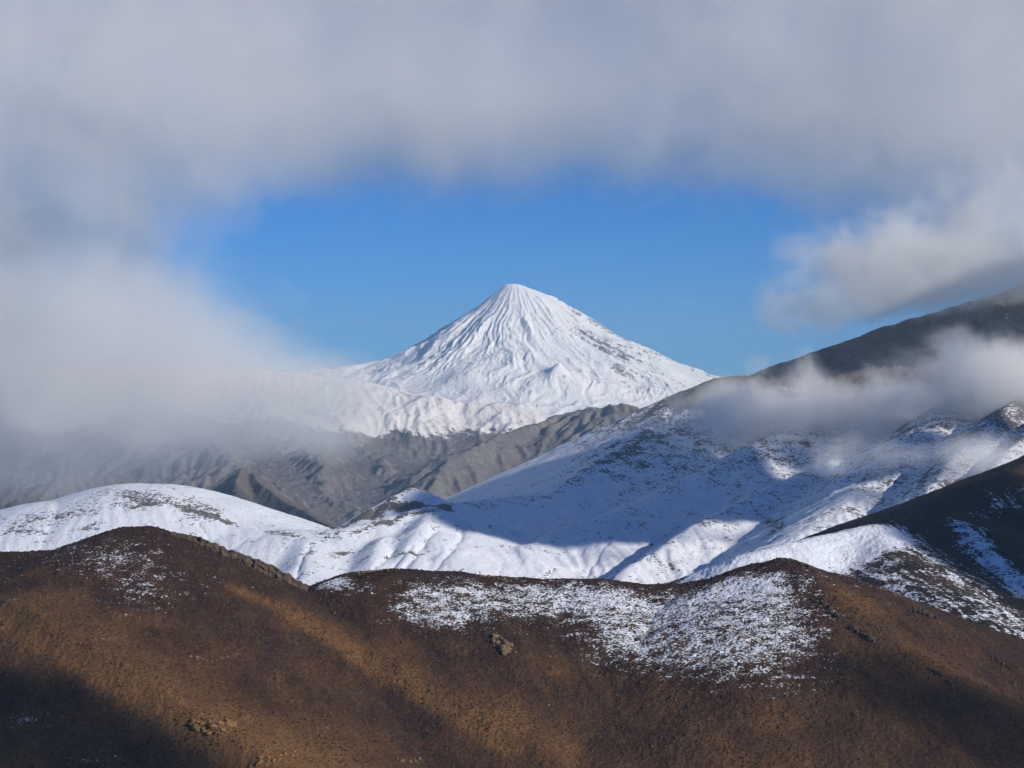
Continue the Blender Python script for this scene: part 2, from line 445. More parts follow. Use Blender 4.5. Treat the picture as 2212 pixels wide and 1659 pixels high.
# ------------------------------------------------------------------ snow mountain: left dome, saddle, great right slope with ribs
def build_snow():
    F = Field(-330, 2540, 1250, 2750, 5600, 900)
    X, Y = F.X, F.Y
    wx = fbm(X, Y, 300, 4, seed=350) * 16; wy = fbm(X, Y, 300, 4, seed=360) * 16
    Xw, Yw = X + wx, Y + wy
    dome = ridge(X, Y, [(-330, 1200, 3500), (-120, 1158, 3550), (0, 1118, 3600), (70, 1098, 3600), (130, 1083, 3600), (200, 1074, 3620), (290, 1046, 3650), (340, 1047, 3650), (400, 1068, 3620), (440, 1085, 3600), (480, 1108, 3560), (530, 1134, 3500), (600, 1150, 3450)], 0.42, 0.50, 150)
    crest = ridge(Xw, Yw, [(500, 1138, 3500), (560, 1140, 3480), (640, 1147, 3450), (740, 1143, 3450), (820, 1122, 3500), (900, 1100, 3550), (960, 1088, 3620), (1060, 1080, 3750), (1180, 1069, 3900), (1240, 1030, 4000),
                           (1310, 985, 4150), (1400, 925, 4300), (1480, 862, 4450), (1545, 822, 4550), (1600, 817, 4600), (1650, 808, 4650), (1700, 784, 4700), (1760, 764, 4750),
                           (1830, 742, 4800), (1900, 714, 4900), (2060, 668, 5000), (2140, 641, 5050), (2300, 590, 5150), (2540, 560, 5200)], 0.45, 0.44, 14)
    knob = ridge(Xw, Yw, [(700, 1165, 3560), (740, 1139, 3580), (800, 1098, 3620), (850, 1070, 3650), (885, 1053, 3680), (915, 1062, 3700), (945, 1082, 3720), (980, 1106, 3740)], 0.7, 0.5, 8)
    ribs = [
        ridge(Xw, Yw, [(940, 1275, 3240), (1000, 1240, 3300), (1120, 1187, 3420), (1250, 1131, 3560), (1330, 1104, 3650), (1400, 1078, 3750), (1560, 1000, 4000), (1750, 900, 4300), (1950, 770, 4750)], 0.62, 0.40, 30),
        ridge(Xw, Yw, [(1290, 1275, 3150), (1340, 1238, 3200), (1440, 1180, 3320), (1500, 1136, 3420), (1600, 1086, 3570), (1740, 1020, 3820), (1860, 975, 4050), (2000, 880, 4450), (2100, 800, 4800)], 0.66, 0.46, 16),
        ridge(Xw, Yw, [(1480, 1290, 2880), (1560, 1245, 2950), (1690, 1176, 3060), (1770, 1130, 3160), (1850, 1065, 3320), (1925, 1000, 3520), (2050, 900, 3900), (2200, 780, 4400)], 0.62, 0.52, 60),
        ridge(Xw, Yw, [(1930, 1170, 2950), (1985, 1110, 3050), (2015, 1050, 3170), (2070, 990, 3320), (2150, 900, 3650), (2300, 780, 4200)], 0.6, 0.5, 6),
        ridge(Xw, Yw, [(2060, 1130, 2950), (2110, 1070, 3050), (2160, 1000, 3200), (2260, 900, 3600)], 0.6, 0.5, 6),
        ridge(Xw, Yw, [(930, 1262, 3170), (960, 1200, 3300), (985, 1150, 3450), (1010, 1105, 3600)], 0.5, 0.35, 12),
        ridge(Xw, Yw, [(845, 1262, 3170), (880, 1195, 3300), (905, 1140, 3420), (930, 1100, 3550)], 0.5, 0.35, 10),
        ridge(Xw, Yw, [(770, 1262, 3160), (800, 1215, 3250), (830, 1160, 3400)], 0.5, 0.35, 10),
        ridge(Xw, Yw, [(640, 1275, 3120), (655, 1215, 3230), (660, 1165, 3380)], 0.42, 0.35, 14),
    ]
    Z = smax(dome, crest, 14)
    Z = smax(Z, knob, 6)
    for q in ribs: Z = smax(Z, q, 7)
    Z = smax(Z, -420 - 0.05 * (Y - 3000) * 0 + 0 * X - 0.25 * (Y - 2750), 30)
    # fine runnels
    hi = ss(-260, 60, Z)
    Z += (0.3 + 0.7 * ss(-250, 100, X)) * fbm(Xw, Yw, 170, 5, 0.5, seed=270, ridged=True) * 5.5 + hi * fbm(Xw, Yw, 120, 5, 0.55, seed=280, ridged=True) * 7
    F.Z = Z
    F.erode(batches=12, n=26000, steps=44, er=0.15, dep=0.25, cap=2.5, seed=9, maxd=0.06, mask=0.25 + 0.6 * ss(-150, 200, X))
    F.Z = blur(F.Z, 1)
    F.Z += fbm(X, Y, 22, 4, 0.6, seed=24) * 0.9 + fbm(X, Y, 6.5, 2, 0.6, seed=27) * 0.55
    for pts, dp, wd in (([(1320, 1250), (1390, 1190), (1450, 1150), (1490, 1110)], 6, 8), ([(1268, 1245), (1300, 1190), (1322, 1162)], 4, 6), ([(1575, 1225), (1620, 1190), (1670, 1165)], 4, 6),
                        ([(1955, 1125), (1985, 1050), (2010, 990)], 6, 7), ([(2020, 1100), (2090, 1040), (2150, 990)], 6, 8), ([(860, 1245), (905, 1190), (940, 1145)], 6, 9),
                        ([(830, 1250), (865, 1205), (890, 1180)], 4, 7), ([(795, 1250), (830, 1210), (850, 1190)], 4, 7), ([(920, 1250), (985, 1180), (1005, 1130)], 7, 12), ([(640, 1250), (652, 1205), (672, 1178)], 5, 7),
                        ([(430, 1130), (445, 1155), (455, 1170)], 3, 6), ([(1080, 1240), (1085, 1215)], 2, 4), ([(1180, 1250), (1200, 1225), (1260, 1235)], 3, 4), ([(1400, 1215), (1440, 1165), (1470, 1140)], 3, 5)):
        d = pdist(X + fbm(X, Y, 30, 3, seed=17) * 6, Y + fbm(X, Y, 30, 3, seed=18) * 6, F.line(pts))
        F.Z -= dp * np.exp(-np.sqrt((d / wd) ** 2 + 0.02) * 1.5)
    # snow cover
    gx, gy = F.slope(); sl = np.hypot(gx, gy)
    s = 1.02 - 0.36 * ss(-270, -140, F.Z) * ss(20, 260, X) + 0.14 * fbm(X, Y, 260, 3, seed=12) - 0.32 * ss(0.45, 0.9, sl)  # upper face given less snow to paint its shade darker, besides showing stones
    s -= 0.85 * ss(-130, 30, F.Z + 40 * fbm(X, Y, 200, 4, seed=16))                       # bare rocky top of the great ridge, its shade put into the colour too
    def rock(pts, wd, amt):
        nonlocal s
        P = F.line(pts)
        d = pdist(X + fbm(X, Y, 40, 3, seed=14) * 12, Y + fbm(X, Y, 40, 3, seed=15) * 12, P)
        s = s - amt * np.exp(-(d / wd) ** 2)
    rock([(230, 1062), (300, 1072), (380, 1082), (450, 1110)], 34, 0.42)
    rock([(280, 1095), (360, 1090), (430, 1105), (490, 1130)], 14, 0.58)
    rock([(150, 1100), (220, 1090), (280, 1083)], 30, 0.36)
    rock([(190, 1140), (215, 1155)], 12, 0.4)
    rock([(0, 1130), (90, 1120), (160, 1115)], 30, 0.32)
    rock([(20, 1150), (130, 1148), (200, 1140)], 9, 0.3)
    rock([(590, 1150), (650, 1158), (730, 1150)], 22, 0.55)
    rock([(650, 1200), (760, 1195), (860, 1170)], 7, 0.45)
    rock([(700, 1225), (790, 1205), (880, 1195), (930, 1195)], 5, 0.55)
    rock([(745, 1138), (800, 1105), (850, 1077), (885, 1056)], 14, 0.75)
    rock([(800, 1118), (850, 1098), (900, 1094), (955, 1094)], 16, 0.95)
    rock([(770, 1150), (830, 1130), (870, 1112), (930, 1106), (970, 1100)], 9, 0.7)
    rock([(960, 1094), (1060, 1084), (1180, 1074), (1250, 1026), (1400, 932)], 16, 0.35)
    rock([(1480, 870), (1545, 832), (1600, 830), (1650, 816), (1700, 795)], 36, 0.7)
    rock([(1880, 722), (2060, 676), (2212, 640)], 60, 0.6)
    rock([(1640, 1110), (1660, 1125), (1680, 1140)], 12, 0.5)
    rock([(1580, 1098), (1500, 1142)], 8, 0.3)
    rock([(1800, 1100), (1850, 1105), (1890, 1120)], 14, 0.42)
    rock([(1600, 1185), (1640, 1170), (1690, 1140)], 12, 0.34)
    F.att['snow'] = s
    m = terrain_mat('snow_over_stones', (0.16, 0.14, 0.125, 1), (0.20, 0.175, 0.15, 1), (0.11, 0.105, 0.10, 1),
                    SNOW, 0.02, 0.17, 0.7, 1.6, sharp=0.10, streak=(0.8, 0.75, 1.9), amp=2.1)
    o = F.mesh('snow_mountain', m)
    tag(o, 'snow covered mountainside with a rounded dome, a low saddle and long ribbed slopes climbing to the right', 'mountain', 'structure')
    return F
SN = build_snow()

# ------------------------------------------------------------------ dark hill on the right with snow speckle
def build_righthill():
    F = Field(1380, 2560, 900, 1560, 2800, 760)
    X, Y = F.X, F.Y
    wx = fbm(X, Y, 120, 4, seed=450) * 6; wy = fbm(X, Y, 120, 4, seed=460) * 6
    Xw, Yw = X + wx, Y + wy
    Z = ridge(Xw, Yw, [(1380, 1310, 1950), (1480, 1275, 1960), (1560, 1243, 1980), (1620, 1200, 2010), (1700, 1176, 2050), (1780, 1160, 2090), (1880, 1142, 2140), (1960, 1118, 2200), (2020, 1095, 2240),
                       (2060, 1086, 2270), (2110, 1050, 2330), (2160, 1028, 2380), (2212, 1004, 2430), (2300, 960, 2520), (2560, 880, 2700)], 0.4, 0.47, 10)
    q = ridge(Xw, Yw, [(2030, 1092, 2250), (2070, 1130, 2180), (2120, 1180, 2100), (2170, 1230, 2030), (2240, 1300, 1950), (2350, 1400, 1850)], 0.35, 0.55, 18)
    Z = smax(Z, q, 8)
    q = ridge(Xw, Yw, [(1880, 1142, 2140), (1960, 1215, 1990), (2060, 1290, 1870), (2180, 1380, 1760)], 0.35, 0.45, 30)
    Z = smax(Z, q, 10)
    Z = np.maximum(Z, -420)
    Z += fbm(Xw, Yw, 90, 5, 0.5, seed=470, ridged=True) * 2.6
    F.Z = Z
    F.erode(batches=7, n=22000, steps=40, er=0.12, dep=0.25, cap=2, seed=11, maxd=0.06, mask=0.35 + 0.65 * ss(430, 560, X))
    F.Z += fbm(X, Y, 12, 4, 0.6, seed=25) * 0.9 + fbm(X, Y, 4, 2, 0.6, seed=29) * 0.6
    s = np.full(X.shape, -0.05) + 0.14 * fbm(X, Y, 90, 4, seed=33) + 0.42 * fbm(X + 0.25 * Y, Y * 0.16, 7, 4, 0.6, seed=36)
    def snow(pts, wd, amt):
        nonlocal s
        d = pdist(X + fbm(X, Y, 30, 3, seed=34) * 9, Y + fbm(X, Y, 30, 3, seed=35) * 9, F.line(pts))
        s = np.maximum(s, 0) * 0 + s + amt * np.exp(-(d / wd) ** 2)
    cr = ss(0, 1, (X / Y * FPX + 1106 - 1900) / 170)
    d = pdist(X, Y, F.line([(1500, 1275), (1560, 1246), (1620, 1206), (1700, 1185), (1780, 1172), (1860, 1165)]))
    s += (1 - cr) * 1.7 * np.exp(-(d / 48) ** 2)
    snow([(1870, 1190), (1950, 1250), (2040, 1310), (2140, 1370)], 34, 0.36)
    snow([(1950, 1150), (2040, 1220), (2120, 1290), (2212, 1360)], 34, 0.42)
    snow([(2080, 1130), (2130, 1190), (2180, 1240), (2230, 1290)], 22, 0.72)
    snow([(1850, 1240), (1930, 1270), (2000, 1320)], 12, 0.2)
    snow([(2110, 1110), (2160, 1090), (2200, 1060)], 18, 0.36)
    F.att['snow'] = s
    F.att['tone'] = 0.5 * ss(-0.2, 0.4, fbm(X, Y, 80, 4, seed=41))
    m = terrain_mat('dark_speckled_earth', (0.032, 0.023, 0.020, 1), (0.044, 0.030, 0.024, 1), (0.023, 0.019, 0.018, 1),
                    SNOW, 0.03, 0.42, 0.7, 0.8, sharp=0.07, streak=(0.55, 0.8, 1.4), amp=1.15, c4=(0.095, 0.058, 0.032, 1), spec=0.9)
    o = F.mesh('right_hill', m)
    tag(o, 'dark brown hill with snow streaks and a white snowfield along its crest', 'hill', 'structure')
    return F
RH = build_righthill()

# ------------------------------------------------------------------ brown foreground ridge
CREST = [(-330, 1215, 1640), (-100, 1200, 1640), (0, 1192, 1630), (90, 1190, 1620), (180, 1182, 1610), (225, 1155, 1605), (275, 1138, 1600), (320, 1137, 1600), (362, 1148, 1600), (385, 1158, 1598), (430, 1180, 1595), (500, 1218, 1590),
         (560, 1246, 1588), (610, 1270, 1585), (650, 1279, 1584), (680, 1274, 1586), (702, 1266, 1590), (735, 1248, 1595), (770, 1236, 1600), (850, 1229, 1600), (930, 1233, 1600), (990, 1235, 1600), (1050, 1244, 1600), (1130, 1248, 1600), (1200, 1252, 1600),
         (1300, 1250, 1600), (1390, 1262, 1600), (1470, 1261, 1600), (1560, 1246, 1598), (1640, 1216, 1594), (1695, 1206, 1590), (1740, 1222, 1588), (1790, 1236, 1590), (1860, 1262, 1598), (1960, 1300, 1620), (2100, 1350, 1650), (2240, 1410, 1670), (2560, 1520, 1690)]
def build_fore():
    F = Field(-330, 2560, 1560, 1080, 1760, 1050)
    X, Y = F.X, F.Y
    wx = fbm(X, Y, 60, 4, seed=550) * 3; wy = fbm(X, Y, 60, 4, seed=560) * 3
    Z = ridge(X, Y, CREST, 0.5, 0.40, 12)
    Z = blur(Z, 3)
    F.Z = Z
    def spur(pts, hgt, wl, wr):
        P = F.line(pts)
        best = np.full(X.shape, 1e9); sgn = np.zeros(X.shape); tt = np.zeros(X.shape)
        n = len(P) - 1
        for i, (a, b) in enumerate(zip(P[:-1], P[1:])):
            dx, dy = b[0] - a[0], b[1] - a[1]; L2 = dx * dx + dy * dy
            t = np.clip(((X - a[0]) * dx + (Y - a[1]) * dy) / L2, 0, 1)
            ex, ey = X - (a[0] + t * dx), Y - (a[1] + t * dy)
            d = np.hypot(ex, ey); k = d < best
            best = np.where(k, d, best); sgn = np.where(k, np.sign(dx * ey - dy * ex), sgn); tt = np.where(k, (i + t) / n, tt)
        wd = np.where(sgn > 0, wl, wr)
        fade = ss(0, 0.25, tt)
        q = np.sqrt((best / wd) ** 2 + 0.02) - 0.14
        return hgt * fade * np.exp(-q * 1.6)
    L1P = [(-80, 1290), (0, 1326), (150, 1416), (280, 1491), (400, 1571), (525, 1651), (650, 1740), (900, 1990)]
    L2P = [(520, 1275), (600, 1312), (675, 1356), (800, 1436), (925, 1506), (1106, 1611), (1300, 1730), (1600, 1990)]
    # running direction = downhill; left of it is the sunny (right hand) side in the picture
    add = spur(L1P, 15, 70, 25)
    add += spur(L2P, 8, 50, 26)
    add += spur([(1700, 1215), (1760, 1262), (1830, 1320), (1900, 1385), (2040, 1470), (2212, 1570), (2350, 1650), (2700, 1850)], 7, 46, 34)
    add += spur([(1700, 1400), (1850, 1500), (2000, 1600), (2100, 1680), (2500, 1990)], 4, 40, 24)
    add += spur([(1850, 1270), (1950, 1320), (2100, 1400), (2260, 1500), (2700, 1700)], 6, 40, 30)
    add += spur([(1050, 1262), (1080, 1330), (1110, 1420), (1220, 1560), (1330, 1680), (1500, 1990)], 2.5, 40, 35)
    hollow = F.hit(1290, 1432); F.Z -= 5 * np.exp(-(np.hypot(X - hollow[0], (Y - hollow[1]) * 0.7) / 13) ** 2)
    Z = F.Z
    add -= spur([(100, 1560), (250, 1640), (330, 1700), (550, 1990)], 7, 40, 60)
    F.Z = Z + add
    mid = ss(0, 40, pdist(X, Y, [U(*p) for p in CREST]))
    F.Z += mid * fbm(X + wx, Y + wy, 150, 5, 0.5, seed=570, ridged=True) * 3.4 + fbm(X + wx, Y + wy, 34, 4, 0.55, seed=580) * 1.0
    F.erode(batches=5, n=20000, steps=40, er=0.1, dep=0.3, cap=1.5, seed=13, maxd=0.05)
    F.Z += fbm(X, Y, 9, 4, 0.62, seed=26) * 0.95 + fbm(X, Y, 2.4, 2, 0.6, seed=28) * 0.5
    lump = ss(0.12, 0.5, fbm(X, Y, 70, 3, seed=45))           # stony zones
    F.Z += lump * np.maximum(fbm(X, Y, 11, 4, 0.65, seed=46) - 0.15, 0) * 5.5
    # slight ledges (hard beds crossing the slope)
    # snow cover
    s = np.full(X.shape, -0.30) + 0.12 * fbm(X, Y, 60, 4, seed=43)
    def snow(px, py, rx, ry, amt, pw=1.5):
        nonlocal s
        c = F.hit(px, py)
        sx = rx / FPX * c[1]
        c2 = F.hit(px, py + ry); sy = max(abs(c[1] - c2[1]), 5)
        q = ((X - c[0]) / sx) ** 2 + ((Y - c[1]) / sy) ** 2
        s = s + amt * np.exp(-q ** (pw / 2))
    snow(1180, 1285, 150, 42, 0.62)
    snow(1330, 1300, 170, 52, 0.60)
    snow(1500, 1335, 190, 70, 0.62)
    snow(1620, 1290, 130, 50, 0.60)
    snow(1560, 1400, 190, 50, 0.42)
    snow(1700, 1370, 90, 60, 0.30)
    snow(1400, 1380, 150, 40, 0.25)
    snow(940, 1285, 120, 40, 0.62)
    snow(900, 1330, 100, 30, 0.32)
    snow(985, 1345, 70, 24, 0.44)
    snow(1060, 1300, 100, 40, 0.30)
    snow(1420, 1395, 260, 40, 0.26)
    snow(1620, 1430, 170, 45, 0.26)
    s = np.minimum(s, 0.49)
    snow(1640, 1258, 90, 22, 0.35)
    snow(1540, 1285, 90, 22, 0.15)
    snow(1330, 1300, 80, 16, 0.25)
    snow(1590, 1265, 80, 16, 0.35)
    snow(725, 1256, 36, 13, 1.25)
    snow(760, 1275, 60, 20, 0.4)
    snow(240, 1200, 140, 44, 0.60)
    snow(330, 1270, 140, 56, 0.42)
    snow(120, 1200, 60, 16, 0.35)
    snow(60, 1300, 260, 60, 0.18)
    snow(60, 1560, 90, 22, 0.50)
    snow(250, 1640, 110, 18, 0.46)
    snow(1690, 1480, 140, 50, 0.36)
    snow(1900, 1250, 120, 30, 0.50)
    F.att['snow'] = s
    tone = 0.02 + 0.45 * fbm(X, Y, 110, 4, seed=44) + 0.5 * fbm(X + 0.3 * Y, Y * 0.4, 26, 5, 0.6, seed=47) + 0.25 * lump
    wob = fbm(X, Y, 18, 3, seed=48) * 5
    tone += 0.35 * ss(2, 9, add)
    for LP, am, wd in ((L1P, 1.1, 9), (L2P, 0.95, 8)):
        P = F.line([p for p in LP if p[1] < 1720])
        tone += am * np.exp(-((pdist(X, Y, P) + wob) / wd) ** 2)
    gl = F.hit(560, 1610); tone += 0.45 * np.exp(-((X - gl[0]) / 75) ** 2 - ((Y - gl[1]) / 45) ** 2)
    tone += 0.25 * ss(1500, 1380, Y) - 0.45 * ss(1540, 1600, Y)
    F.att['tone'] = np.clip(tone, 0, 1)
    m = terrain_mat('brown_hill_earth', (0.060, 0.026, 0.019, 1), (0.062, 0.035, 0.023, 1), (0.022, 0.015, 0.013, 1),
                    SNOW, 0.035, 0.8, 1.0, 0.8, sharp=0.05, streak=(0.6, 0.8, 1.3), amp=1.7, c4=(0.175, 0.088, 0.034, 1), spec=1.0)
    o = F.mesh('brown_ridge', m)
    tag(o, 'red brown foreground ridge of dry earth with golden spurs and thin speckled snow', 'hill', 'structure')
    return F
FG = build_fore()

# ------------------------------------------------------------------ rocks on the brown ridge
def rock_mat(name, c1, c2, sc_=0.5):
    m = bpy.data.materials.new(name); m.use_nodes = True
    t = NT(m); b = t.n['Principled BSDF']
    b.inputs['Roughness'].default_value = 0.92; b.inputs['Specular IOR Level'].default_value = 0.15
    pos = t.new('ShaderNodeTexCoord').outputs['Object']
    n1 = t.noise(sc_, 6, 0.65, pos); n2 = t.noise(sc_ * 5, 4, 0.7, t.scale(pos, (1, 1, 0.3)))
    t.link(t.mix(t.sstep(0.35, 0.65, t.math('MULTIPLY_ADD', n2, 0.5, t.math('MULTIPLY', n1, 0.5))), c1, c2), b.inputs['Base Color'])
    bm = t.new('ShaderNodeBump'); bm.inputs['Strength'].default_value = 0.8; bm.inputs['Distance'].default_value = 0.5
    t.link(n2, bm.inputs['Height']); t.link(bm.outputs[0], b.inputs['Normal'])
    return m
M_TAN = rock_mat('tan_rock', (0.13, 0.085, 0.05, 1), (0.24, 0.16, 0.095, 1))
M_GOLD = rock_mat('ochre_rock', (0.18, 0.095, 0.035, 1), (0.33, 0.19, 0.08, 1))
M_DARK = rock_mat('dark_rock', (0.045, 0.036, 0.03, 1), (0.10, 0.078, 0.06, 1))
M_CRAG = rock_mat('crag_rock', (0.075, 0.052, 0.036, 1), (0.155, 0.105, 0.07, 1), 0.25)

def hull_rock(rs, n=16, flat=0.7):
    bm = bmesh.new()
    for p in rs.randn(n, 3):
        p = p / np.linalg.norm(p) * (0.75 + 0.25 * rs.rand())
        bm.verts.new((p[0], p[1], p[2] * flat))
    r = bmesh.ops.convex_hull(bm, input=bm.verts)
    bmesh.ops.delete(bm, geom=[v for v in bm.verts if not v.link_faces], context='VERTS')
    bmesh.ops.triangulate(bm, faces=bm.faces)
    v = np.array([x.co[:] for x in bm.verts]); bm.verts.index_update()
    f = np.array([[x.index for x in q.verts] for q in bm.faces]); bm.free()
    return v, f
RS = np.random.RandomState(5)
ROCKS = [hull_rock(RS, 14 + i) for i in range(10)]

def many(name, mat, places):
    """places: (x, y, z, sx, sy, sz, angle, template)"""
    vs, fs, off = [], [], 0
    for x, y, z, sx, sy, sz, a, (v, f) in places:
        c, s_ = math.cos(a), math.sin(a)
        q = v * (sx, sy, sz)
        vs.append(np.stack([q[:, 0] * c - q[:, 1] * s_ + x, q[:, 0] * s_ + q[:, 1] * c + y, q[:, 2] + z], 1))
        fs.append(f + off); off += len(v)
    V = np.concatenate(vs).astype(np.float32); Fc = np.concatenate(fs).astype(np.int32)
    me = bpy.data.meshes.new(name)
    me.vertices.add(len(V)); me.vertices.foreach_set('co', V.ravel())
    me.loops.add(Fc.size); me.loops.foreach_set('vertex_index', Fc.ravel())
    me.polygons.add(len(Fc)); me.polygons.foreach_set('loop_start', np.arange(0, Fc.size, 3, dtype=np.int32))
    me.update(calc_edges=True)
    me.materials.append(mat)
    o = bpy.data.objects.new(name, me); COL.objects.link(o)
    return o

def outcrop(label, pts, n, size, spread, mat, tall=1.0, name='rock_outcrop', field=None, seed=0):
    """a broken ledge of angular blocks strung along picture points on the ground"""
    Fd = field or FG
    P = Fd.line(pts); rs = np.random.RandomState(seed + 400)
    pl = []
    for i in range(n):
        t = rs.rand() * (len(P) - 1); k = min(int(t), len(P) - 2) if len(P) > 1 else 0
        p = P[k] + (P[k + 1] - P[k]) * (t - k) if len(P) > 1 else P[0]
        x = p[0] + rs.randn() * spread; y = p[1] + rs.randn() * spread
        z = float(Fd.z(np.array(x), np.array(y)))
        q = 1.5 * size * (0.35 + 0.9 * rs.rand() ** 2)
        pl.append((x, y, z + q * 0.15 * tall, q * (0.8 + 0.6 * rs.rand()), q * (0.6 + 0.5 * rs.rand()), q * (0.6 + 0.5 * rs.rand()) * tall, rs.rand() * 6.28, ROCKS[rs.randint(10)]))
    # blocks that touch are one piece of bedrock; pieces that stand apart are parts of the same outcrop
    lab = list(range(n))
    for a in range(n):
        for b in range(a):
            if math.dist(pl[a][:3], pl[b][:3]) < 0.62 * (min(pl[a][3:6]) + min(pl[b][3:6])) and lab[a] != lab[b]:
                la, lb = lab[a], lab[b]; lab = [lb if q == la else q for q in lab]
    groups = [[pl[i] for i in range(n) if lab[i] == k] for k in sorted(set(lab))]
    groups.sort(key=len, reverse=True)
    root = None
    if len(groups) > 1:
        c0 = np.mean([p[:3] for p in pl], 0)
        root = bpy.data.objects.new(name, None); COL.objects.link(root); root.location = c0
        root.empty_display_size = 1
    for g in groups:
        c = np.mean([p[:3] for p in g], 0)
        o = many('block' if root else name, mat, [(a[0] - c[0], a[1] - c[1], a[2] - c[2]) + a[3:] for a in g])
        if root: o.parent = root; o.location = c - c0
        else: o.location = c; root_ = o
    return tag(root or root_, label, 'boulder' if name == 'boulder' else 'rock outcrop')

def crag():
    """the fluted cliff band that crowns the right shoulder of the left hump"""
    pts = [(372, 1148, 1592), (430, 1160, 1588), (470, 1176, 1584), (500, 1188, 1582), (560, 1209, 1580), (620, 1237, 1577), (650, 1257, 1576), (668, 1270, 1575)]
    P = np.array([U(*p) for p in pts])
    L = np.concatenate([[0], np.cumsum(np.linalg.norm(np.diff(P, axis=0), axis=1))])
    nu, nv = 520, 40
    u = np.linspace(0, L[-1], nu)
    C = np.stack([np.interp(u, L, P[:, i]) for i in range(3)], 1)
    f = u / L[-1]
    env = ss(0, 0.22, f) * ss(1.0, 0.93, f)
    hgt = (4 + 11 * env) * (0.8 + 0.25 * fbm(u, u * 0, 14, 3, seed=701))
    jag = (fbm(u, u * 0 + 5, 9, 4, 0.6, seed=702) * 2.2 + 0.8 * np.round(fbm(u, u * 0, 5, 2, seed=703) * 2)) * (0.3 + 0.7 * env)
    verts = np.zeros((nv, nu, 3))
    for j in range(nv):
        v = j / (nv - 1)
        if v < 0.62:                      # front face, bottom to top
            t = v / 0.62; dz = -hgt * (1 - t) - 3 * (1 - t) ** 3; dy = -5.5 + 3.2 * t
        elif v < 0.8:                     # top
            t = (v - 0.62) / 0.18; dz = 0 * u; dy = -2.3 + 3.2 * t
        else:                             # back
            t = (v - 0.8) / 0.2; dz = -(hgt + 5) * t; dy = 0.9 + 5 * t
        w_ = (1 if v < 0.8 else 0.4)
        fl = fbm(u, u * 0 + dz * 0.12, 7, 5, 0.6, seed=704, ridged=True) * 1.9 + fbm(u * 1.0, dz * 0.6, 2.6, 3, seed=705) * 0.7
        beds = 0.5 * np.sin(dz * 1.1 + fbm(u, dz, 12, 2, seed=706) * 4)
        off = dy - (fl + beds) * w_ * env - 0.8 * env * np.abs(fbm(u, u * 0, 22, 2, seed=707)) * 5
        verts[j, :, 0] = C[:, 0] + off * 0.25
        verts[j, :, 1] = C[:, 1] + off
        verts[j, :, 2] = C[:, 2] + dz + jag * ss(0.0, 0.6, v) * (1 if v < 0.8 else 1 - (v - 0.8) / 0.2) + 0.2 * fbm(u, dz, 1.6, 2, seed=708)
    i = np.arange(nv * nu).reshape(nv, nu)
    q = np.stack([i[:-1, :-1], i[:-1, 1:], i[1:, 1:], i[1:, :-1]], -1).reshape(-1, 4)
    c = verts.reshape(-1, 3).mean(0)
    me = bpy.data.meshes.new('rock_crag')
    me.from_pydata((verts.reshape(-1, 3) - c).tolist(), [], q.tolist())
    me.materials.append(M_CRAG)
    o = bpy.data.objects.new('rock_crag', me); COL.objects.link(o); o.location = c
    tag(o, 'long fluted brown cliff band along the ridge top right of the dark hump', 'crag')
crag()
outcrop('broken ochre rock outcrop low on the golden spur near the bottom left', [(420, 1566), (455, 1580), (505, 1562)], 60, 2.1, 2.6, M_GOLD, 1.0, seed=1)
outcrop('small dark brown outcrop in the middle of the left slope above the golden spur', [(418, 1420), (438, 1428)], 16, 1.3, 1.4, M_TAN, seed=2)
outcrop('tan rock knob standing alone below the middle snow patches', [(1062, 1380), (1085, 1396), (1100, 1412)], 34, 2.6, 2.4, M_TAN, 1.1, seed=3)
outcrop('thin ledge of pale stones on the far left of the brown slope', [(175, 1395), (225, 1382), (255, 1378)], 44, 0.9, 1.1, M_TAN, 0.8, seed=4)
outcrop('upper short row of dark stones crossing the slope in the middle left', [(650, 1388), (680, 1385), (712, 1383)], 24, 0.8, 0.5, M_DARK, seed=5)
outcrop('lower long row of dark stones crossing the slope in the middle left', [(602, 1410), (660, 1418), (720, 1416), (765, 1411)], 46, 0.8, 0.6, M_DARK, seed=6)
outcrop('pale crumbled rock at the bottom edge right of the ochre outcrop', [(545, 1655), (590, 1640), (640, 1625)], 40, 1.3, 2.2, M_GOLD, 0.9, seed=7)
outcrop('brown rock cluster at the bottom edge near the centre', [(858, 1640), (880, 1646), (905, 1642)], 24, 1.4, 1.4, M_TAN, seed=8)
outcrop('dark jagged rocks on the rounded summit right of the large snow patch', [(1672, 1212), (1705, 1209), (1740, 1222), (1762, 1232)], 46, 1.7, 1.3, M_DARK, 1.0, seed=9)
outcrop('dark rocks stepping down just below the right summit', [(1752, 1280), (1785, 1308), (1812, 1335)], 40, 2.0, 2.4, M_DARK, 1.1, seed=10)
outcrop('grey rock pinnacles halfway down the right spur', [(1838, 1356), (1862, 1372), (1888, 1390)], 30, 1.9, 1.4, M_DARK, 1.6, seed=11)
outcrop('row of grey pinnacles on the brown slope near the right snow streaks', [(1965, 1318), (1995, 1326), (2030, 1338)], 34, 1.5, 1.2, M_DARK, 1.7, seed=12)
outcrop('dark ledge crossing the right slope below the pinnacles', [(1812, 1434), (1850, 1448), (1895, 1462)], 36, 1.2, 1.0, M_DARK, 0.9, seed=13)
outcrop('small dark crag on the shaded lower right slope', [(2016, 1452), (2042, 1474)], 20, 1.5, 1.4, M_DARK, 1.2, seed=14)
outcrop('dark broken rocks running down to the right edge of the slope', [(2130, 1405), (2170, 1440), (2205, 1500), (2225, 1530)], 46, 1.6, 1.8, M_DARK, 1.1, seed=15)
outcrop('dark reddish rocks on the crest left of the large snow patch', [(1235, 1266), (1268, 1270), (1300, 1276)], 30, 1.3, 1.3, M_DARK, 1.0, seed=16)
